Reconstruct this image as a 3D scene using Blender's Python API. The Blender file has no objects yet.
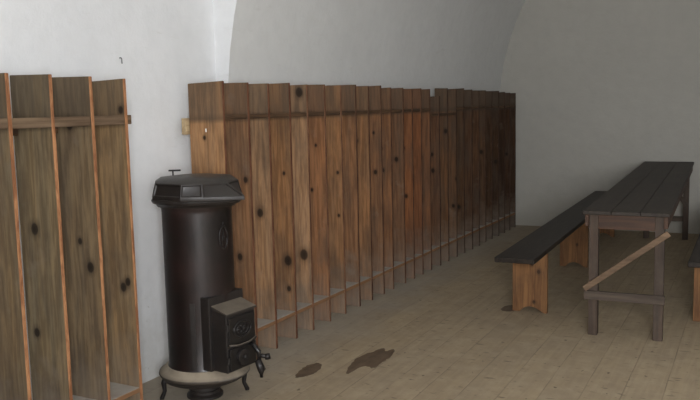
import bpy, bmesh, math, random
from mathutils import Vector, Matrix
random.seed(7)
scene = bpy.context.scene
COL = scene.collection
PI = math.pi

# ------------------------------------------------------------------ helpers
def link(name, bm, mat, parent=None, smooth=False, bevel=0.0, seg=2):
    me = bpy.data.meshes.new(name)
    bmesh.ops.recalc_face_normals(bm, faces=bm.faces)
    bm.to_mesh(me); bm.free()
    if isinstance(mat, (list, tuple)):
        for m in mat: me.materials.append(m)
    else:
        me.materials.append(mat)
    if smooth:
        for p in me.polygons: p.use_smooth = True
    o = bpy.data.objects.new(name, me); COL.objects.link(o)
    if parent: o.parent = parent
    if bevel:
        b = o.modifiers.new('bevel', 'BEVEL'); b.width = bevel; b.segments = seg
        b.limit_method = 'ANGLE'; b.angle_limit = math.radians(35)
        b.harden_normals = False
    return o

def thing(name, label, cat, loc=(0, 0, 0), rz=0, group=None):
    o = bpy.data.objects.new(name, None); COL.objects.link(o)
    o.empty_display_size = .1
    o.location = loc; o.rotation_euler = (0, 0, rz)
    o['label'] = label; o['category'] = cat
    if group: o['group'] = group
    return o

def box(bm, x0, x1, y0, y1, z0, z1, mi=0):
    v = [bm.verts.new(p) for p in [(x0,y0,z0),(x1,y0,z0),(x1,y1,z0),(x0,y1,z0),(x0,y0,z1),(x1,y0,z1),(x1,y1,z1),(x0,y1,z1)]]
    fs = [(3,2,1,0),(4,5,6,7),(0,1,5,4),(1,2,6,5),(2,3,7,6),(3,0,4,7)]
    out = []
    for f in fs:
        g = bm.faces.new([v[i] for i in f]); g.material_index = mi; out.append(g)
    return v

def bar(bm, a, b, w, t, up=(0, 0, 1)):
    """rectangular bar from a to b; w across, t along 'up'"""
    a, b = Vector(a), Vector(b); d = (b - a).normalized()
    s = d.cross(Vector(up)).normalized(); u = s.cross(d).normalized()
    vs = []
    for p in (a, b):
        for sx, sy in ((-1,-1),(1,-1),(1,1),(-1,1)):
            vs.append(bm.verts.new(p + s*sx*w/2 + u*sy*t/2))
    for f in [(3,2,1,0),(4,5,6,7),(0,1,5,4),(1,2,6,5),(2,3,7,6),(3,0,4,7)]:
        bm.faces.new([vs[i] for i in f])

def lathe(bm, prof, n=48, c=(0, 0)):
    rings = []
    for r, z in prof:
        if r < 1e-5:
            rings.append([bm.verts.new((c[0], c[1], z))])
        else:
            rings.append([bm.verts.new((c[0]+r*math.cos(2*PI*k/n), c[1]+r*math.sin(2*PI*k/n), z)) for k in range(n)])
    for A, B in zip(rings, rings[1:]):
        for k in range(n):
            k2 = (k+1) % n
            if len(A) == 1 and len(B) == 1: continue
            if len(A) == 1: bm.faces.new([A[0], B[k], B[k2]])
            elif len(B) == 1: bm.faces.new([A[k], A[k2], B[0]])
            else: bm.faces.new([A[k], A[k2], B[k2], B[k]])

def tube(bm, pts, rad, n=10):
    pts = [Vector(p) for p in pts]; rings = []
    for i, p in enumerate(pts):
        d = (pts[min(i+1, len(pts)-1)] - pts[max(i-1, 0)]).normalized()
        a = d.cross(Vector((0, 0, 1)))
        if a.length < .1: a = d.cross(Vector((1, 0, 0)))
        a.normalize(); b = d.cross(a)
        r = rad[i] if isinstance(rad, (list, tuple)) else rad
        rings.append([bm.verts.new(p + (a*math.cos(2*PI*k/n) + b*math.sin(2*PI*k/n))*r) for k in range(n)])
    for A, B in zip(rings, rings[1:]):
        for k in range(n): bm.faces.new([A[k], A[(k+1)%n], B[(k+1)%n], B[k]])
    bm.faces.new(rings[0][::-1]); bm.faces.new(rings[-1])

def prism(bm, outline, z0, z1, M=None):
    """outline = 2D points, extruded z0..z1, M = matrix"""
    M = M or Matrix()
    lo = [bm.verts.new(M @ Vector((x, y, z0))) for x, y in outline]
    hi = [bm.verts.new(M @ Vector((x, y, z1))) for x, y in outline]
    n = len(outline)
    for k in range(n): bm.faces.new([lo[k], lo[(k+1)%n], hi[(k+1)%n], hi[k]])
    bm.faces.new(lo[::-1]); bm.faces.new(hi)

# ------------------------------------------------------------------ materials
class NT:
    def __init__(s, name):
        s.m = bpy.data.materials.new(name); s.m.use_nodes = True
        s.t = s.m.node_tree; s.n = s.t.nodes; s.l = s.t.links
        s.b = s.n['Principled BSDF']
    def node(s, ty, **k):
        n = s.n.new(ty)
        for a, b in k.items(): setattr(n, a, b)
        return n
    def put(s, sock, v):
        if hasattr(v, 'links'): s.l.new(v, sock)
        else: sock.default_value = v
    def coord(s, kind='Object'):
        return s.node('ShaderNodeTexCoord').outputs[kind]
    def pos(s):
        return s.node('ShaderNodeNewGeometry').outputs['Position']
    def map(s, v, sc=(1,1,1), loc=(0,0,0)):
        n = s.node('ShaderNodeMapping'); s.put(n.inputs[0], v)
        n.inputs['Scale'].default_value = sc; s.put(n.inputs['Location'], loc)
        return n.outputs[0]
    def noise(s, v, scale, det=4, rough=.55, dist=0):
        n = s.node('ShaderNodeTexNoise'); s.put(n.inputs['Vector'], v)
        n.inputs['Scale'].default_value = scale; n.inputs['Detail'].default_value = det
        n.inputs['Roughness'].default_value = rough; n.inputs['Distortion'].default_value = dist
        return n.outputs['Fac']
    def ramp(s, f, stops):
        n = s.node('ShaderNodeValToRGB'); s.put(n.inputs[0], f)
        e = n.color_ramp.elements
        while len(e) < len(stops): e.new(.5)
        for q, (p, c) in zip(e, stops):
            q.position = p; q.color = (c, c, c, 1) if isinstance(c, (int, float)) else (*c, 1)
        return n.outputs[0]
    def mix(s, f, a, b, bt='MIX'):
        n = s.node('ShaderNodeMix', data_type='RGBA', blend_type=bt)
        s.put(n.inputs[0], f)
        s.put(n.inputs[6], (*a, 1) if isinstance(a, tuple) and len(a) == 3 else a)
        s.put(n.inputs[7], (*b, 1) if isinstance(b, tuple) and len(b) == 3 else b)
        return n.outputs[2]
    def math(s, op, a, b=0, c=0, clamp=False):
        n = s.node('ShaderNodeMath', operation=op, use_clamp=clamp)
        s.put(n.inputs[0], a); s.put(n.inputs[1], b); s.put(n.inputs[2], c)
        return n.outputs[0]
    def sep(s, v):
        n = s.node('ShaderNodeSeparateXYZ'); s.put(n.inputs[0], v); return n.outputs
    def comb(s, x, y, z):
        n = s.node('ShaderNodeCombineXYZ'); s.put(n.inputs[0], x); s.put(n.inputs[1], y); s.put(n.inputs[2], z); return n.outputs[0]
    def attr(s, name):
        return s.node('ShaderNodeAttribute', attribute_type='OBJECT', attribute_name=name).outputs
    def rng(s, f, a, b, c=0, d=1):
        n = s.node('ShaderNodeMapRange'); s.put(n.inputs[0], f)
        n.inputs[1].default_value = a; n.inputs[2].default_value = b
        n.inputs[3].default_value = c; n.inputs[4].default_value = d
        return n.outputs[0]
    def bump(s, h, st=.3, d=.01):
        n = s.node('ShaderNodeBump'); s.put(n.inputs['Height'], h)
        n.inputs['Strength'].default_value = st; n.inputs['Distance'].default_value = d
        s.l.new(n.outputs[0], s.b.inputs['Normal'])
    def done(s, col, rough=.8, spec=.3, metal=0):
        s.put(s.b.inputs['Base Color'], (*col, 1) if isinstance(col, tuple) else col)
        s.put(s.b.inputs['Roughness'], rough); s.b.inputs['Specular IOR Level'].default_value = spec
        s.b.inputs['Metallic'].default_value = metal
        return s.m

def mat_plaster(name, base, grime=(.42,.40,.34)):
    t = NT(name); P = t.pos()
    big = t.noise(P, 1.3, 4, .6); fine = t.noise(P, 9, 6, .65); scr = t.noise(t.map(P, (1, 1, 6)), 3, 5, .7)
    c = t.mix(t.ramp(big, [(.35, 0), (.7, .55)]), base, tuple(x*.88 for x in base))
    c = t.mix(t.ramp(fine, [(.42, 0), (.72, .35)]), c, tuple(x*.84 for x in base))
    c = t.mix(t.ramp(scr, [(.62, 0), (.72, .22)]), c, (.50,.49,.45))
    # rising damp and dirt along the foot of the wall
    z = t.sep(P)[2]
    zz = t.math('ADD', z, t.math('MULTIPLY', t.math('SUBTRACT', t.noise(P, 4, 5, .65), .5), .9))
    c = t.mix(t.rng(zz, .42, -.05, 0, .55), c, grime)
    spots = t.ramp(t.noise(P, 23, 3, .6), [(.70, 0), (.74, .4)])
    c = t.mix(t.math('MULTIPLY', spots, t.rng(zz, 1.0, .1, 0, 1)), c, (.22,.20,.17))
    t.bump(t.mix(.5, big, fine), .35, .03)
    return t.done(c, .92, .15)

def knots(t, c, x, z, names, col):
    for nm in names:
        k = t.sep(t.attr(nm)['Vector'])
        dx = t.math('SUBTRACT', x, k[0]); dz = t.math('MULTIPLY', t.math('SUBTRACT', z, k[1]), .8)
        d = t.math('SQRT', t.math('ADD', t.math('MULTIPLY', dx, dx), t.math('MULTIPLY', dz, dz)))
        q = t.math('DIVIDE', d, t.math('MAXIMUM', k[2], .0001))
        c = t.mix(t.ramp(q, [(.0, .95), (.38, .88), (.55, .35), (1.0, 0)]), c, col)
    return c

def mat_board():
    t = NT('rough_pine_board'); O = t.coord(); oi = t.node('ShaderNodeObjectInfo')
    off = t.comb(t.math('MULTIPLY', oi.outputs['Random'], 31), t.math('MULTIPLY', oi.outputs['Random'], 17), t.math('MULTIPLY', oi.outputs['Random'], 9))
    add = t.node('ShaderNodeVectorMath', operation='ADD'); t.put(add.inputs[0], O); t.put(add.inputs[1], off)
    V = add.outputs[0]
    x, y, z = t.sep(O)
    g1 = t.noise(t.map(V, (1, 1, .07)), 55, 5, .6, .4)
    g2 = t.noise(t.map(V, (1, 1, .10)), 14, 4, .6, 1.2)
    pat = t.noise(t.map(V, (1, 1, .35)), 7, 5, .65)
    base = oi.outputs['Color']
    c = t.mix(t.ramp(g2, [(.35, 0), (.65, 1)]), base, t.mix(1, base, (1.38, 1.22, 1.02), 'MULTIPLY'))
    c = t.mix(t.ramp(g1, [(.42, 0), (.60, .62)]), c, t.mix(1, base, (.48, .42, .38), 'MULTIPLY'))
    c = t.mix(t.ramp(pat, [(.46, 0), (.68, .6)]), c, (.085, .062, .045))
    c = t.mix(t.ramp(t.noise(V, 6, 4, .6), [(.62, 0), (.78, .30)]), c, (.30, .25, .20))
    # heads of the boards above the rail are greyer with age
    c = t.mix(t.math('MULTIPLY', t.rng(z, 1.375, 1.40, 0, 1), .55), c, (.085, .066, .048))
    c = t.mix(t.math('MULTIPLY', t.rng(t.math('ABSOLUTE', t.math('SUBTRACT', z, 1.405)), .03, 0, 0, .35), 1), c, (.045, .034, .025))  # darker band across the boards at rail height
    # settled dust near the floor
    dz = t.math('ADD', z, t.math('MULTIPLY', t.math('SUBTRACT', t.noise(V, 11, 4, .6), .5), .5))
    c = t.mix(t.rng(dz, .42, -.02, 0, .62), c, (.24, .20, .16))
    c = knots(t, c, x, z, ('knot_one', 'knot_two', 'knot_three'), (.016, .011, .008))
    # sawn front edge keeps a fresher colour
    e = t.attr('edge_colour')['Color']
    en = t.mix(t.ramp(t.noise(t.map(V, (1, 1, .25)), 30, 3, .7), [(.40, .20), (.62, 1)]), t.mix(1, e, (.42, .34, .34), 'MULTIPLY'), e)
    c = t.mix(t.math('GREATER_THAN', x, t.attr('front_edge')['Fac']), c, en)
    t.bump(g1, .35, .004)
    return t.done(c, .82, .22)

def mat_wood(name, base, dark, axis=1, rough=.6, spec=.35, dust=None, scale=40):
    t = NT(name); O = t.coord()
    sc = [1, 1, 1]; sc[axis] = .06
    g = t.noise(t.map(O, tuple(sc)), scale, 5, .6, .5); p = t.noise(t.map(O, tuple(max(s, .3) for s in sc)), 5, 5, .65)
    c = t.mix(t.ramp(g, [(.35, 0), (.65, 1)]), base, dark)
    c = t.mix(t.ramp(p, [(.45, 0), (.75, .6)]), c, tuple(q*.5 for q in dark))
    if dust:
        c = t.mix(t.ramp(t.noise(O, 8, 5, .7), [(.4, .05), (.7, .5)]), c, dust)
    t.bump(g, .3, .004)
    return t.done(c, rough, spec)

def mat_benchpanel():
    t = NT('knotty_bench_panel'); O = t.coord(); x, y, z = t.sep(O)
    g = t.noise(t.map(O, (1, 1, .07)), 45, 5, .6, .8)
    c = t.mix(t.ramp(g, [(.35, 0), (.65, 1)]), (.27, .135, .055), (.13, .062, .028))
    c = knots(t, c, x, z, ('knot_one', 'knot_two', 'knot_three'), (.035, .018, .010))
    c = t.mix(t.ramp(t.noise(O, 9, 4, .6), [(.5, 0), (.75, .5)]), c, (.10, .06, .035))
    t.bump(g, .3, .003)
    return t.done(c, .7, .25)

def mat_floor():
    t = NT('worn_floorboards'); P = t.pos(); x, y, z = t.sep(P)
    xr = t.math('ADD', x, t.math('MULTIPLY', y, .012))
    W = .185
    u = t.math('DIVIDE', xr, W); idx = t.math('FLOOR', u); fr = t.math('FRACT', u)
    wn = t.node('ShaderNodeTexWhiteNoise', noise_dimensions='1D'); t.put(wn.inputs['W'], idx)
    rnd = wn.outputs['Value']
    V = t.comb(t.math('ADD', x, t.math('MULTIPLY', rnd, 13)), t.math('ADD', y, t.math('MULTIPLY', rnd, 29)), z)
    g = t.noise(t.map(V, (1, .06, 1)), 34, 5, .6, .5)
    p = t.noise(V, 2.2, 5, .62)
    base = t.mix(rnd, (0.411, 0.323, 0.209), (0.354, 0.274, 0.176))
    c = t.mix(t.ramp(g, [(.38, 0), (.66, .5)]), base, (0.261, 0.201, 0.139))
    c = t.mix(t.ramp(p, [(.38, 0), (.72, .5)]), c, (0.276, 0.224, 0.164))
    c = t.mix(t.ramp(t.noise(V, 9, 5, .7), [(.45, 0), (.75, .55)]), c, (0.476, 0.388, 0.266))
    # small scuffs across the grain, knots and nail stains
    sc = t.noise(t.map(V, (11, 36, 1)), 1.0, 2, .5)
    c = t.mix(t.ramp(sc, [(.64, 0), (.70, .6)]), c, (.12, .09, .062))
    sp = t.noise(t.map(V, (26, 20, 1)), 1.0, 2, .5)
    c = t.mix(t.ramp(sp, [(.70, 0), (.75, .75)]), c, (.07, .05, .035))
    # gaps between boards
    ed = t.math('MINIMUM', fr, t.math('SUBTRACT', 1, fr))
    gap = t.math('MULTIPLY', t.rng(ed, .022, .006, 0, 1), t.rng(t.noise(t.map(V, (1, .5, 1)), 6, 3), .38, .62, .08, .62))
    c = t.mix(gap, c, (.13, .10, .073))
    # pale dust drifted along the foot of the boards on the left
    dd = t.math('ADD', x, t.math('MULTIPLY', t.math('SUBTRACT', t.noise(P, 3, 4, .6), .5), .5))
    c = t.mix(t.rng(dd, -2.15, -2.6, 0, .55), c, (.40, .37, .32))
    t.bump(t.math('SUBTRACT', g, t.math('MULTIPLY', gap, 3)), .3, .004)
    return t.done(c, .78, .25)

def mat_iron(name, base, dust=None, rough=.45, rust=(.06, .028, .018), amt=.7):
    t = NT(name); O = t.coord()
    n = t.noise(O, 5, 5, .65); f = t.noise(O, 60, 4, .6)
    c = t.mix(t.ramp(n, [(.40, 0), (.68, amt)]), base, rust)
    if dust:
        N = t.node('ShaderNodeNewGeometry').outputs['Normal']
        up = t.rng(t.sep(N)[2], .35, .9, 0, 1)
        dn = t.ramp(t.noise(O, 12, 5, .65), [(.25, .55), (.6, 1)])
        c = t.mix(t.math('MULTIPLY', up, dn), c, dust)
    t.bump(f, .15, .002)
    r = t.ramp(n, [(.3, rough-.08), (.7, rough+.15)])
    return t.done(c, r, .5)

def mat_shelf():
    t = NT('dusty_shelf_wood'); O = t.coord()
    N = t.node('ShaderNodeNewGeometry').outputs['Normal']
    g = t.noise(t.map(O, (1, .06, 1)), 40, 5, .6)
    c = t.mix(g, (.17, .088, .045), (.30, .165, .085))
    up = t.rng(t.sep(N)[2], .4, .9, 0, 1)
    dn = t.ramp(t.noise(O, 7, 5, .65), [(.3, .7), (.6, 1)])
    c = t.mix(t.math('MULTIPLY', up, dn), c, (.43, .40, .355))
    return t.done(c, .9, .15)

M_wall = mat_plaster('whitewash', (.83, .84, .85))
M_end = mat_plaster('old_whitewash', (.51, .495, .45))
M_vault = mat_plaster('vault_whitewash', (.73, .735, .725))
M_floor = mat_floor()
M_board = mat_board()
M_shelf = mat_shelf()
M_rail = mat_wood('rail_wood', (.15, .085, .045), (.06, .036, .022), 1, .8, .2)
M_raillight = mat_wood('weathered_rail_wood', (.215, .15, .095), (.10, .062, .038), 1, .8, .2)
M_cleat = mat_wood('pale_cleat_wood', (.55, .42, .25), (.42, .30, .17), 1, .8, .2)
M_dark = mat_wood('dark_seat_wood', (.036, .027, .021), (.018, .014, .011), 1, .5, .22, None)
M_tabletop = mat_wood('dark_table_wood', (.044, .034, .027), (.024, .018, .014), 1, .55, .22, (.058, .050, .042))
M_leg = mat_wood('worn_leg_wood', (.085, .055, .038), (.040, .027, .020), 2, .65, .3, (.10, .08, .062))
M_apron = mat_wood('reddish_apron_wood', (.10, .05, .028), (.045, .026, .018), 0, .6, .3)
M_brace = mat_wood('bare_brace_wood', (.22, .145, .09), (.11, .07, .043), 0, .7, .25)
M_stretch = mat_wood('stretcher_wood', (.12, .09, .066), (.055, .040, .031), 0, .65, .3)
M_panel = mat_benchpanel()
M_iron = mat_iron('dark_brown_enamelled_iron', (.010, .0075, .007), None, .36, (.026, .011, .009), .8)
M_cast = mat_iron('grey_cast_iron', (.016, .014, .0135), None, .42, (.028, .020, .016), .6)
M_cap = mat_iron('dusty_cast_cap', (.016, .013, .012), (.040, .034, .028), .38, (.026, .019, .015), .6)
M_plate = mat_iron('dust_covered_plate', (.05, .042, .035), (.40, .335, .25), .6, (.07, .05, .035), .6)
M_steel = NT('steel_painted_glint'); M_steel = M_steel.done((.9, .88, .82), .35, .6)  # nail glint painted in as a pale base colour
M_lid = mat_iron('dusty_iron_lid', (.03, .025, .021), (.17, .14, .105), .6, (.05, .035, .025), .6)
M_blk = mat_iron('black_iron', (.010, .009, .009), None, .4, (.02, .014, .012), .5)

# ------------------------------------------------------------------ room
CX = -.34
XL, XN = -2.85, -2.93          # vault springing wall / recessed near bay
YR, YS, YE = -.62, 3.87, 9.25  # rear wall, step, end wall
def profile(xl, spring):
    R = CX - xl; n = 40
    pts = [(xl, 0.0), (xl, spring)]
    for k in range(1, n): 
        a = PI - PI*k/n
        pts.append((CX + R*math.cos(a), spring + R*math.sin(a)))
    pts += [(CX + R, spring), (CX + R, 0.0)]
    return pts
PF, PN = profile(XL, 1.41), profile(XN, 2.15)
def sheet(name, pts, y0, y1, mat, smooth=True, thick=.12):
    """a wall / vault sheet along the room with its thickness outside"""
    bm = bmesh.new()
    n = len(pts); ny = 2
    nor = []
    for i in range(n):
        a = Vector(pts[max(i-1, 0)]); b = Vector(pts[min(i+1, n-1)]); d = (b-a).normalized()
        nor.append(Vector((-d.y, d.x)))
    inn = [[bm.verts.new((p[0], y, p[1])) for p in pts] for y in (y0, y1)]
    out = [[bm.verts.new((p[0]+q.x*thick, y, p[1]+q.y*thick)) for p, q in zip(pts, nor)] for y in (y0, y1)]
    for i in range(n-1):
        bm.faces.new([inn[0][i], inn[0][i+1], inn[1][i+1], inn[1][i]])
        bm.faces.new([out[0][i], out[0][i+1], out[1][i+1], out[1][i]])
        for s in (0, 1): bm.faces.new([inn[s][i], inn[s][i+1], out[s][i+1], out[s][i]])
    for e in (0, n-1): bm.faces.new([inn[0][e], inn[1][e], out[1][e], out[0][e]])
    o = link(name, bm, mat, smooth=smooth)
    if smooth:
        me = o.data
        me.set_sharp_from_angle(angle=math.radians(30))
    o['kind'] = 'structure'
    return o
SP_F, SP_N = 1, 1
sheet('wall_left', PF[:2], YS+.012, YE, M_vault, False)
sheet('wall_left_near', PN[:2], YR, YS, M_wall, False)
sheet('wall_right', PF[-2:], YS+.012, YE, M_wall, False)
sheet('wall_right_near', PN[-2:], YR, YS, M_wall, False)
sheet('ceiling', PF[1:-1], YS+.012, YE, M_vault)
sheet('ceiling_near', PN[1:-1], YR, YS, M_vault)
# the face of the step between the two vaults (ring between the profiles)
bm = bmesh.new()
A = [bm.verts.new((p[0], YS, p[1])) for p in PF]; B = [bm.verts.new((p[0], YS, p[1])) for p in PN]
A2 = [bm.verts.new((p[0], YS+.0118, p[1])) for p in PF]; B2 = [bm.verts.new((p[0], YS+.0118, p[1])) for p in PN]
for i in range(len(PF)-1):
    bm.faces.new([A[i], A[i+1], B[i+1], B[i]]); bm.faces.new([A2[i], A2[i+1], B2[i+1], B2[i]])
    f = bm.faces.new([A[i], A[i+1], A2[i+1], A2[i]]); f.material_index = 1; bm.faces.new([B[i], B[i+1], B2[i+1], B2[i]])
for i in (0, len(PF)-1): bm.faces.new([A[i], B[i], B2[i], A2[i]])
o = link('trim_1', bm, [M_wall, M_vault]); o['kind'] = 'structure'
# end wall, solid slab with arched outline
bm = bmesh.new()
Mx = Matrix(((1,0,0,0),(0,0,1,0),(0,1,0,0),(0,0,0,1)))
prism(bm, [(-3.1, -.05), (-3.1, 4.4), (2.4, 4.4), (2.4, -.05)], YE, YE+.15, Mx)
o = link('wall_back', bm, M_end); o['kind'] = 'structure'
# rear wall (behind the viewer) with an unseen window opening added for the light
WX0, WX1, WZ0, WZ1 = .15, 1.35, .9, 2.2
bm = bmesh.new()
box(bm, -3.1, WX0, YR-.4, YR, -.05, 5.1); box(bm, WX1, 2.5, YR-.4, YR, -.05, 5.1)
box(bm, WX0, WX1, YR-.4, YR, -.05, WZ0); box(bm, WX0, WX1, YR-.4, YR, WZ1, 5.1)
o = link('wall_front', bm, M_wall); o['kind'] = 'structure'
bm = bmesh.new()
fy = YR-.3
for a, b, c, d in ((WX0, WX0+.06, WZ0, WZ1), (WX1-.06, WX1, WZ0, WZ1), (WX0, WX1, WZ0, WZ0+.06), (WX0, WX1, WZ1-.06, WZ1),
                   (.73, .77, WZ0, WZ1), (WX0, WX1, 1.31, 1.34), (WX0, WX1, 1.75, 1.78)):
    box(bm, a, b, fy-.03, fy+.03, c, d)
o = link('added_window_1', bm, M_rail); o['kind'] = 'structure'
bm = bmesh.new(); box(bm, -3.1, 2.5, YR-.2, YE+.15, -.12, 0)
o = link('floor', bm, M_floor); o['kind'] = 'structure'
# ------------------------------------------------------------------ plank racks
DW = .235; TH = .017; XF = -2.60
def divider_mesh(h, w=DW, j=0.0):
    bm = bmesh.new()
    # board with a slightly uneven sawn head; x 0 at the back, w at the front
    nz = 10; rows = []
    rg = random.Random(int(h*1e5)+int(j*1e4))
    zs = [0]+[h*k/nz for k in range(1, nz)]+[h]
    for s in (0, 1):
        col = []
        for k, z in enumerate(zs):
            wob = rg.uniform(-.0018, .0018) if 0 < k < nz else 0
            col.append([bm.verts.new((x+(wob if x else 0), (s-.5)*TH, z+(j*(x/w-.5) if k == nz else 0))) for x in (0, w*.33, w*.66, w)])
        rows.append(col)
    for s in (0, 1):
        for k in range(nz):
            for i in range(3):
                bm.faces.new([rows[s][k][i], rows[s][k][i+1], rows[s][k+1][i+1], rows[s][k+1][i]])
    for k in range(nz):
        for i in (0, 3):
            bm.faces.new([rows[0][k][i], rows[1][k][i], rows[1][k+1][i], rows[0][k+1][i]])
    for k in (0, nz):
        for i in range(3):
            bm.faces.new([rows[0][k][i], rows[0][k][i+1], rows[1][k][i+1], rows[1][k][i]])
    return bm

def add_divider(parent, y, h, col, edge, kn=(), lean=0, w=DW, dx=0, j=0.0):
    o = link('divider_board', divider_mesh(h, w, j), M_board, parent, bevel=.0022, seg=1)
    o.location = (-w+dx, y, 0); o.rotation_euler = (0, 0, lean)
    o.color = (*col, 1); o['edge_colour'] = tuple(edge); o['front_edge'] = w-.0036
    names = ('knot_one', 'knot_two', 'knot_three')
    for i in range(3):
        o[names[i]] = tuple(float(q) for q in kn[i]) if i < len(kn) else (0.0, -9.0, .01)
    return o

def rack(name, label, ys, heights, cols, edges, kns, shelf_z, rail_z, y0, y1, cleat=None, rt=.024, rmat=None, rail_parts=None, dxs=None, ws=None):
    r = thing(name, label, 'plank rack', (XF, y0, 0))
    for i, y in enumerate(ys):
        add_divider(r, y-TH/2-y0, heights[i], cols[i], edges[i], kns.get(i, ()), random.uniform(-.014, .014),
                    (ws or {}).get(i, DW), dxs[i] if dxs else random.uniform(-.003, .003), random.uniform(-.006, .008))
    L = y1-y0
    bm = bmesh.new(); box(bm, -DW+.005, -.004, 0, L, shelf_z-.024, shelf_z)
    link('bottom_shelf', bm, M_shelf, r, bevel=.002, seg=1)
    for (a, b, z) in (rail_parts or [(.02, L+.03, rail_z)]):
        bm = bmesh.new(); box(bm, -.055, -.006, a, b, z-rt, z)
        link('rail', bm, rmat or M_rail, r, bevel=.003, seg=1)
        bm = bmesh.new(); box(bm, -DW, -DW+.028, max(a, .02), b-.03, z-.075, z-.01)
        link('rear_rail', bm, M_rail, r, bevel=.003, seg=1)
    if cleat:
        bm = bmesh.new(); tube(bm, [(-.118, .0, 1.350), (-.118, .0, 1.331)], .0036, 8)
        link('nail', bm, M_steel, r)['label'] = 'steel nail bent flat on the board, its glint painted in'
        bm = bmesh.new(); box(bm, *cleat)
        link('cleat', bm, M_cleat, r, bevel=.002, seg=1)['label'] = 'pale bare wood cleat'
    return r

def jit(c, a=.12):
    s = 1+random.uniform(-a, a); return tuple(max(.01, q*s*(1+random.uniform(-.04, .04))) for q in c)

# near left rack: grey brown boards with bright orange front edges
ysL = [1.70, 1.915, 2.133, 2.343, 2.556, 2.763]
hL = [1.62, 1.615, 1.612, 1.612, 1.608, 1.597]
gb = (.215, .165, .102)
colL = [gb, gb, gb, (.215, .172, .108), (.195, .15, .095), (.26, .185, .105)]
eL = [(.44, .215, .10)]*6
knL = {2: [(.08, 1.0, .03)], 3: [(.09, .965, .045), (.06, .51, .035)], 4: [(.10, 1.40, .04), (.175, .765, .042), (.12, .88, .026)],
       5: [(.165, .630, .038), (.195, .658, .034), (.21, 1.46, .03)]}
rack('plank_rack', 'greyish brown upright boards with orange edges on the far left, ending before the stove',
     ysL, hL, colL, eL, knL, .150, 1.436, 1.55, 2.763, rt=.042, rmat=M_raillight)

# middle rack: fifteen orange brown boards
ysM = [3.503, 3.732, 3.945, 4.172, 4.381, 4.613, 4.829, 5.053, 5.253, 5.465, 5.644, 5.880, 6.065, 6.245, 6.446]
hM = [1.60, 1.600, 1.598, 1.603, 1.596, 1.602, 1.598, 1.606, 1.600, 1.602, 1.588, 1.590, 1.588, 1.590, 1.586]
ob = (.30, .150, .062)
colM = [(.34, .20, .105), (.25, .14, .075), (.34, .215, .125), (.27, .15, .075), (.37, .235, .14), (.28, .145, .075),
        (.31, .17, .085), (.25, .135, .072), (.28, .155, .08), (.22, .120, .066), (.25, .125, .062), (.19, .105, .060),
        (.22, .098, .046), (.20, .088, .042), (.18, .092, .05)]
eM = [(.17, .075, .04)]*4+[(.20, .10, .055)]*3+[(.12, .06, .034)]*8
knM = {0: [(.10, 1.30, .02)], 1: [(.20, 1.05, .03), (.14, .60, .036), (.06, 1.26, .02)], 2: [(.15, .83, .045), (.09, 1.33, .02)],
       3: [(.19, .50, .055), (.19, .32, .03), (.18, 1.05, .02)], 4: [(.18, 1.550, .055), (.180, .50, .062), (.07, 1.05, .02)],
       5: [(.12, .9, .02), (.16, 1.2, .018)], 6: [(.2, .7, .02), (.2, 1.0, .02)], 8: [(.13, 1.2, .03), (.1, .6, .022)], 9: [(.18, .95, .03), (.17, 1.25, .02)],
       10: [(.16, .95, .026), (.15, 1.12, .02)], 11: [(.17, 1.02, .034), (.12, .6, .02)], 12: [(.15, 1.1, .03), (.17, .7, .03)], 13: [(.14, .85, .03)], 14: [(.14, .62, .045), (.15, 1.0, .02)]}
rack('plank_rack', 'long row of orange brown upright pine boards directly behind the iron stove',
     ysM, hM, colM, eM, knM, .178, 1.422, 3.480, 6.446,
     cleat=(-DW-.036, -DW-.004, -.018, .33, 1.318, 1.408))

# far rack: darker boards down to the end wall, first ones set lower
ysF = [6.66]+[6.66+.2195*k for k in range(1, 12)]
ysF[-1] = 9.075
hF = [1.525, 1.60, 1.592, 1.60, 1.59, 1.585, 1.59, 1.58, 1.585, 1.572, 1.57, 1.565]
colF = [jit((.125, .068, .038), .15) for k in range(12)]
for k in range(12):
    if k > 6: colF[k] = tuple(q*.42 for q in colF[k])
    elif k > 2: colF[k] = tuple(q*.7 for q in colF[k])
eF = [(.07, .038, .024)]*12
knF = {k: [(random.uniform(.1, .2), random.uniform(.4, 1.3), .035), (random.uniform(.1, .2), random.uniform(.4, 1.3), .028)] for k in range(12)}
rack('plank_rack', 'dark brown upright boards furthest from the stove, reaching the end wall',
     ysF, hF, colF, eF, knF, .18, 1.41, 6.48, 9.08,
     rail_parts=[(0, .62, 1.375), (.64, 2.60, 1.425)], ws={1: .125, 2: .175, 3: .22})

# a nail driven into the whitewashed wall above the near rack, and one with a painted glint in the first orange board
bm = bmesh.new(); tube(bm, [(-.012, 0, 0), (.010, .002, .001), (.013, .003, -.006), (.013, .003, -.028)], .0024, 8)
o = link('wall_nail', bm, M_blk); o.location = (XN, 3.075, 1.722)
o['label'] = 'small bent dark nail in the white wall above the left boards'; o['category'] = 'nail'
# ------------------------------------------------------------------ stove
ST = thing('iron_stove', 'tall dark cylindrical cast iron stove with a fire door box standing before the boards', 'stove', (-2.515, 3.12, 0), -.10)
# body: rolled sheet cylinder with slight collars
bm = bmesh.new()
lathe(bm, [(.0, .165), (.176, .165), (.180, .172), (.176, .182), (.1725, .19), (.1725, .40), (.1725, .955), (.174, .972), (.181, .984), (.181, .990), (.0, .990)], 72)
link('body', bm, M_iron, ST, smooth=True).data.set_sharp_from_angle(angle=math.radians(40))
bm = bmesh.new()
lathe(bm, [(.150, .982), (.192, .986), (.200, .998), (.214, 1.004), (.219, 1.014), (.213, 1.026), (.150, 1.028)], 64)
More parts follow.
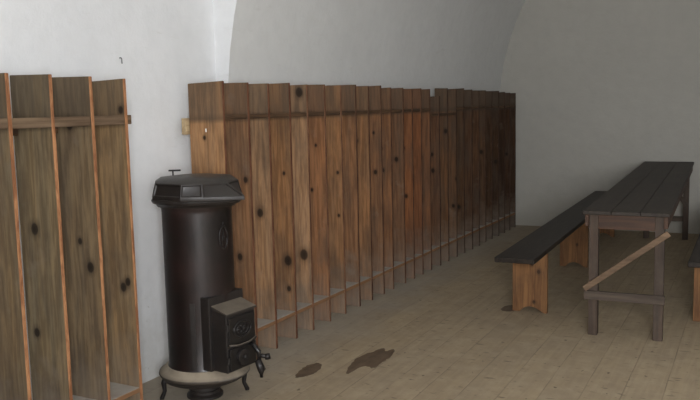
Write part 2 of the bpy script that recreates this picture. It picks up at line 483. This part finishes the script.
# the collar stretches to a spout below the beak of the cap
for v in bm.verts:
    if v.co.x > .1 and v.co.z < 1.03:
        k = max(0, v.co.x-.1)/.12; v.co.x += .058*k*k; v.co.y *= (1-.45*min(k, 1)**2)
link('collar', bm, M_cap, ST, smooth=True).data.set_sharp_from_angle(angle=math.radians(40))
# cap: eight sided hood with sunk panels and a beak on the door side
bm = bmesh.new()
OUT = [(.305, 0), (.170, .132), (.092, .196), (-.082, .200), (-.200, .088), (-.200, -.088), (-.082, -.200), (.092, -.196), (.170, -.132)]
def ring(k, z, tip):
    n = len(OUT)
    return [bm.verts.new(((x if i else tip)*(k if i else 1), y*k, z)) for i, (x, y) in enumerate(OUT)]
R0 = ring(1.04, 1.022, .318); R1 = ring(1.05, 1.040, .316)
R2 = ring(.97, 1.104, .205); R3 = ring(.83, 1.124, .165); R4 = ring(.3, 1.134, .06)
slope = []
for a, b in ((R0, R1), (R1, R2), (R2, R3), (R3, R4)):
    for k in range(9):
        f = bm.faces.new([a[k], a[(k+1)%9], b[(k+1)%9], b[k]])
        if a is R1: slope.append(f)
bm.faces.new(R4); bm.faces.new(R0[::-1])
bmesh.ops.recalc_face_normals(bm, faces=bm.faces)
bmesh.ops.inset_individual(bm, faces=slope, thickness=.008, depth=0)
bmesh.ops.inset_individual(bm, faces=slope, thickness=.005, depth=-.007)
cap = link('cap', bm, M_cap, ST, bevel=.007, seg=3)
for p in cap.data.polygons: p.use_smooth = True
bm = bmesh.new()
tube(bm, [(-.135, -.02, 1.11), (-.135, -.02, 1.150)], .004)
tube(bm, [(-.150, -.035, 1.152), (-.105, .005, 1.152)], .0045)
link('damper_pin', bm, M_blk, ST)
# seam strip and flange of the fire box
bm = bmesh.new()
th = math.radians(-62)
for a0, a1, r, z0, z1 in ((-64, -56, .1765, .19, .52),):
    n = 6; inner = []
    pts = [(r*math.cos(math.radians(a0+(a1-a0)*i/n)), r*math.sin(math.radians(a0+(a1-a0)*i/n))) for i in range(n+1)]
    pts += [((r-.01)*math.cos(math.radians(a1-(a1-a0)*i/n)), (r-.01)*math.sin(math.radians(a1-(a1-a0)*i/n))) for i in range(n+1)]
    prism(bm, pts, z0, z1)
link('seam_strip', bm, M_cast, ST)
bm = bmesh.new()
prism(bm, [(-.125, .185), (.125, .185), (.125, .550), (-.125, .550)], .095, .172, Matrix(((0,0,1,0),(1,0,0,0),(0,1,0,0),(0,0,0,1))))
link('door_flange', bm, M_cast, ST, bevel=.004)
# fire box: hopper with a sloped dusty top
bm = bmesh.new()
def wedge(bm, x0, x1, yw, z0, zt0, zt1):
    v = [bm.verts.new(p) for p in [(x0,-yw,z0),(x1,-yw,z0),(x1,yw,z0),(x0,yw,z0),(x0,-yw,zt0),(x1,-yw,zt1),(x1,yw,zt1),(x0,yw,zt0)]]
    for f in [(3,2,1,0),(4,5,6,7),(0,1,5,4),(1,2,6,5),(2,3,7,6),(3,0,4,7)]: bm.faces.new([v[i] for i in f])
wedge(bm, .168, .262, .105, .185, .500, .470)
link('fire_box', bm, M_cast, ST, bevel=.005)
bm = bmesh.new()
v = [bm.verts.new(p) for p in [(.170,-.110,.500),(.271,-.110,.468),(.271,.110,.468),(.170,.110,.500),(.170,-.110,.511),(.271,-.110,.479),(.271,.110,.479),(.170,.110,.511)]]
for f in [(3,2,1,0),(4,5,6,7),(0,1,5,4),(1,2,6,5),(2,3,7,6),(3,0,4,7)]: bm.faces.new([v[i] for i in f])
link('fire_box_lid', bm, M_lid, ST, bevel=.003)
# upper door with raised oval ornament, lower ash door with air wheel
bm = bmesh.new(); box(bm, 0.262, 0.270, -.094, .094, .318, .455)
d1 = link('fire_door', bm, M_blk, ST, bevel=.003)
bm = bmesh.new()
ctr = Vector((0.272, 0, .388))
for rr, tt in ((1.0, .004), (.66, .0032)):
    tube(bm, [ctr+Vector((0, .062*rr*math.cos(a), .040*rr*math.sin(a))) for a in [2*PI*k/28 for k in range(29)]], tt, 6)
for k in range(6):
    a = 2*PI*k/6
    tube(bm, [ctr, ctr+Vector((0, .038*math.cos(a), .024*math.sin(a)))], [.004, .002], 6)
link('door_ornament', bm, M_cast, d1, smooth=True)
bm = bmesh.new()
tube(bm, [(0.271, -.098, .322), (0.278, -.04, .312), (0.278, .04, .312), (0.271, .098, .322)], .006, 8)
link('door_lip', bm, M_lid, d1, smooth=True)
bm = bmesh.new(); box(bm, 0.262, 0.272, -.094, .094, .192, .304)
d2 = link('ash_door', bm, M_blk, ST, bevel=.003)
bm = bmesh.new()
tube(bm, [(0.270, -.01, .25), (0.288, -.01, .25)], .040, 20)
tube(bm, [(0.288, -.01, .25), (0.302, -.01, .25)], [.014, .010], 12)
link('air_wheel', bm, M_cast, d2, bevel=.002)
bm = bmesh.new()
tube(bm, [(0.268, .060, .30), (0.296, .050, .292), (0.318, .058, .262), (0.322, .058, .222)], [.010, .012, .013, .010], 10)
tube(bm, [(0.318, .050, .222), (0.332, .060, .172), (0.328, .062, .132)], [.017, .021, .009], 10)
tube(bm, [(0.314, .058, .244), (0.356, .080, .236)], [.009, .013], 10)
tube(bm, [(0.354, .079, .249), (0.358, .081, .224)], [.014, .014], 10)
link('door_latch', bm, M_blk, d2, smooth=True)
bm = bmesh.new()
bm.free()
for zz in (.25, .41):
    bm = bmesh.new(); tube(bm, [(0.270, -.106, zz-.016), (0.270, -.106, zz+.016)], .007, 10)
    link('hinge', bm, M_cast, ST)
# cast emblem on the body
bm = bmesh.new()
def onbody(a, z, r=.1745): a = math.radians(a); return (r*math.cos(a), r*math.sin(a), z)
ea = -1
tube(bm, [onbody(ea+9*math.cos(t), .83+.055*math.sin(t)) for t in [2*PI*k/26 for k in range(27)]], .0032, 6)
tube(bm, [onbody(ea-4, .79), onbody(ea, .87), onbody(ea+4, .79)], .0035, 6)
tube(bm, [onbody(ea-3, .82), onbody(ea+3, .82)], .003, 6)
tube(bm, [onbody(ea-2, .885), onbody(ea, .905), onbody(ea+2, .885)], .004, 6)
link('emblem', bm, M_cast, ST, smooth=True)
# foot plate with dust, legs and grate pedestal
bm = bmesh.new()
lathe(bm, [(.0, .122), (.200, .122), (.219, .128), (.225, .138), (.223, .146), (.206, .156), (.186, .176), (.170, .180), (.0, .180)], 72)
for v in bm.verts:
    if v.co.x > .08:
        k = (v.co.x-.08)/.14; v.co.x += .022*k*k
link('foot_plate', bm, M_plate, ST, smooth=True).data.set_sharp_from_angle(angle=math.radians(50))
bm = bmesh.new()
lathe(bm, [(.0, .098), (.188, .098), (.204, .106), (.214, .124), (.0, .124)], 72)
link('plate_rim', bm, M_cast, ST, smooth=True).data.set_sharp_from_angle(angle=math.radians(50))
for ang in (47, 135, 229):
    a = math.radians(ang+0.5); c, s = math.cos(a), math.sin(a)
    bm = bmesh.new()
    tube(bm, [(c*.188, s*.188, .118), (c*.204, s*.204, .085), (c*.200, s*.200, .045), (c*.216, s*.216, .008), (c*.226, s*.226, .006)],
         [.019, .014, .010, .012, .007], 10)
    link('leg', bm, M_blk, ST, smooth=True)
bm = bmesh.new()
lathe(bm, [(.0, .0), (.092, .0), (.092, .012), (.076, .022), (.076, .034), (.081, .040), (.076, .046), (.076, .060), (.081, .066), (.076, .072), (.076, .105), (.0, .105)], 40)
link('pedestal', bm, M_cast, ST, smooth=True).data.set_sharp_from_angle(angle=math.radians(35))

# ------------------------------------------------------------------ table
TB = thing('trestle_table', 'long narrow dark wooden table with a diagonal brace, between the two benches', 'table', (-.996, 4.93, 0), .047)
TW, TL = .50, 4.24
for i, (a, b) in enumerate(((0, .166), (.168, .332), (.334, TW))):
    bm = bmesh.new(); box(bm, a, b, 0, TL, .762, .786)
    link('tabletop_plank', bm, M_tabletop, TB, bevel=.004)
for yy, near in ((.035, True), (3.86, False)):
    for xx in (.035, TW-.085):
        bm = bmesh.new(); box(bm, xx, xx+.055, yy, yy+.065, 0, .762)
        link('leg', bm, M_leg, TB, bevel=.003)
    bm = bmesh.new(); box(bm, .09, TW-.085, yy-.002, yy+.022, .672, .762)
    link('end_apron', bm, M_apron, TB, bevel=.002)
    bm = bmesh.new(); box(bm, .012, TW-.02, yy-.024, yy-.001, .230, .285) if near else box(bm, .09, TW-.085, yy+.01, yy+.045, .19, .24)
    link('stretcher', bm, M_stretch, TB, bevel=.003)
    bm = bmesh.new()
    if near: bar(bm, (.015, yy-.036, .300), (TW-.004, yy-.036, .668), .020, .036, (0, 0, 1))
    else: bar(bm, (.20, yy-.012, .745), (TW-.055, yy-.012, .36), .020, .040, (0, 0, 1))
    b = link('brace', bm, M_brace if near else M_leg, TB, bevel=.003)
    if near: b['label'] = 'pale bare wood diagonal brace'
for xx in (.012, TW-.034):
    bm = bmesh.new(); box(bm, xx, xx+.022, .02, TL-.03, .690, .762)
    link('side_apron', bm, M_apron, TB, bevel=.002)

# ------------------------------------------------------------------ benches
def bench_leg_mesh(w=.235, h=.42, t=.032):
    bm = bmesh.new()
    o = [(-w/2, h), (-w/2, 0), (-w*.30, 0), (-w*.17, .030), (0, .042), (w*.17, .034), (w*.33, .010), (w*.40, 0), (w/2, 0), (w/2, h)]
    prism(bm, o, -t/2, t/2, Mx)
    return bm
def bench(label, loc, rz, L, legs, w):
    b = thing('wooden_bench', label, 'bench', loc, rz, None)
    bm = bmesh.new(); box(bm, -.016, w, 0, L, .421, .455)
    link('seat', bm, M_dark, b, bevel=.005)
    for i, yy in enumerate(legs):
        o = link('leg', bench_leg_mesh(w-.005), M_panel, b, bevel=.002, seg=1)
        o.location = (w/2, yy, 0)
        o['knot_one'] = (.015, .34, .022) if i == 0 else (.03, .2, .02)
        o['knot_two'] = (.062, .29, .026) if i == 0 else (0., -9., .01)
        o['knot_three'] = (.03, .075, .022) if i == 0 else (-.05, .3, .02)
    bm = bmesh.new(); box(bm, w/2-.012, w/2+.012, legs[0]+.02, legs[-1]-.02, .375, .420)
    link('under_rail', bm, M_dark, b, bevel=.002)
    return b
bench('dark topped wooden bench on the left of the long table, nearer the plank racks', (-1.545, 4.95, 0), .034, 4.15, [.42, 2.09, 3.8], .245)
bench('wooden bench at the right picture edge, on the far side of the long table', (-.400, 5.22, 0), .015, 3.9, [.34, 2.0, 3.6], .25)

# ------------------------------------------------------------------ damp stains on the floorboards
def mat_stain():
    t = NT('damp_wood'); P = t.pos()
    g = t.noise(t.map(P, (1, .06, 1)), 34, 5, .6, .5); n = t.noise(P, 11, 4, .6)
    c = t.mix(t.ramp(g, [(.35, 0), (.65, 1)]), (.15, .105, .068), (.10, .068, .044))
    c = t.mix(t.ramp(n, [(.45, 0), (.7, .5)]), c, (.19, .135, .09))
    return t.done(c, .62, .3)
M_stain = mat_stain()
FOC, YAW, PIT, ROL, CH = 794.2, -.4863, .1167, -.0227, 1.45
def cam_axes():
    F = Vector((math.sin(YAW)*math.cos(PIT), math.cos(YAW)*math.cos(PIT), -math.sin(PIT)))
    R = Vector((math.cos(YAW), -math.sin(YAW), 0)); U = R.cross(F)
    c, s = math.cos(ROL), math.sin(ROL)
    return F, c*R+s*U, -s*R+c*U
F_, R_, U_ = cam_axes()
def stain(name, label, pts):
    n = len(pts)
    # subdivide smoothly and roughen
    sm = []
    for i in range(n):
        p0, p1, p2, p3 = (Vector(pts[(i+q) % n]) for q in (-1, 0, 1, 2))
        for k in range(6):
            t = k/6
            q = .5*((2*p1)+(-p0+p2)*t+(2*p0-5*p1+4*p2-p3)*t*t+(-p0+3*p1-3*p2+p3)*t**3)
            sm.append(q+Vector((random.uniform(-.005, .005), random.uniform(-.007, .007))))
    cx = sum(q.x for q in sm)/len(sm); cy = sum(q.y for q in sm)/len(sm)
    bm = bmesh.new(); prism(bm, [(q.x-cx, q.y-cy) for q in sm], 0, .0008)
    o = link(name, bm, M_stain); o.location = (cx, cy, .0002)
    o['label'] = label; o['category'] = 'stain'
stain('floor_stain', 'large dark brown damp stain with a pointed tip on the floorboards', [(-1.997, 3.697), (-2.05, 3.821), (-2.072, 3.988), (-2.044, 4.103), (-2.018, 4.2), (-1.976, 4.154), (-1.949, 4.209), (-1.912, 4.099), (-1.905, 3.962), (-1.911, 3.844), (-1.973, 3.855)])
stain('floor_stain', 'small dark brown damp stain on the floorboards, nearer the stove', [(-2.233, 3.539), (-2.271, 3.685), (-2.26, 3.766), (-2.227, 3.8), (-2.181, 3.744), (-2.169, 3.656), (-2.186, 3.577)])
stain('floor_stain', 'small blackish smudge on the floor at the foot of the left bench leg', [(-1.642, 5.364), (-1.641, 5.456), (-1.597, 5.506), (-1.547, 5.434), (-1.549, 5.343), (-1.607, 5.318)])
# ------------------------------------------------------------------ light
def area(name, loc, rot, sx, sy, power, col, spread=PI):
    l = bpy.data.lights.new(name, 'AREA'); l.shape = 'RECTANGLE'; l.size = sx; l.size_y = sy
    l.energy = power; l.color = col; l.spread = spread
    o = bpy.data.objects.new(name, l); COL.objects.link(o); o.location = loc; o.rotation_euler = rot
    return o
# flash-like main light, set in the added window behind the viewer
area('added_window_light', ((WX0+WX1)/2, YR-.12, (WZ0+WZ1)/2), (math.radians(90), 0, 0), WX1-WX0-.05, WZ1-WZ0-.05, 204, (.97, .98, 1.0))
w = bpy.data.worlds.new('world'); scene.world = w; w.use_nodes = True
bg = w.node_tree.nodes['Background']; bg.inputs[0].default_value = (.75, .85, 1, 1); bg.inputs[1].default_value = .6

# ------------------------------------------------------------------ camera
cam = bpy.data.cameras.new('camera'); co = bpy.data.objects.new('camera', cam); COL.objects.link(co)
m = Matrix((( R_.x, U_.x, -F_.x, 0), (R_.y, U_.y, -F_.y, 0), (R_.z, U_.z, -F_.z, CH), (0, 0, 0, 1)))
co.matrix_world = m
cam.sensor_width = 36; cam.lens = FOC/700*36; cam.clip_start = .05
scene.camera = co
scene.view_settings.view_transform = 'Standard'; scene.view_settings.look = 'None'
scene.view_settings.gamma = 1; scene.view_settings.exposure = 0
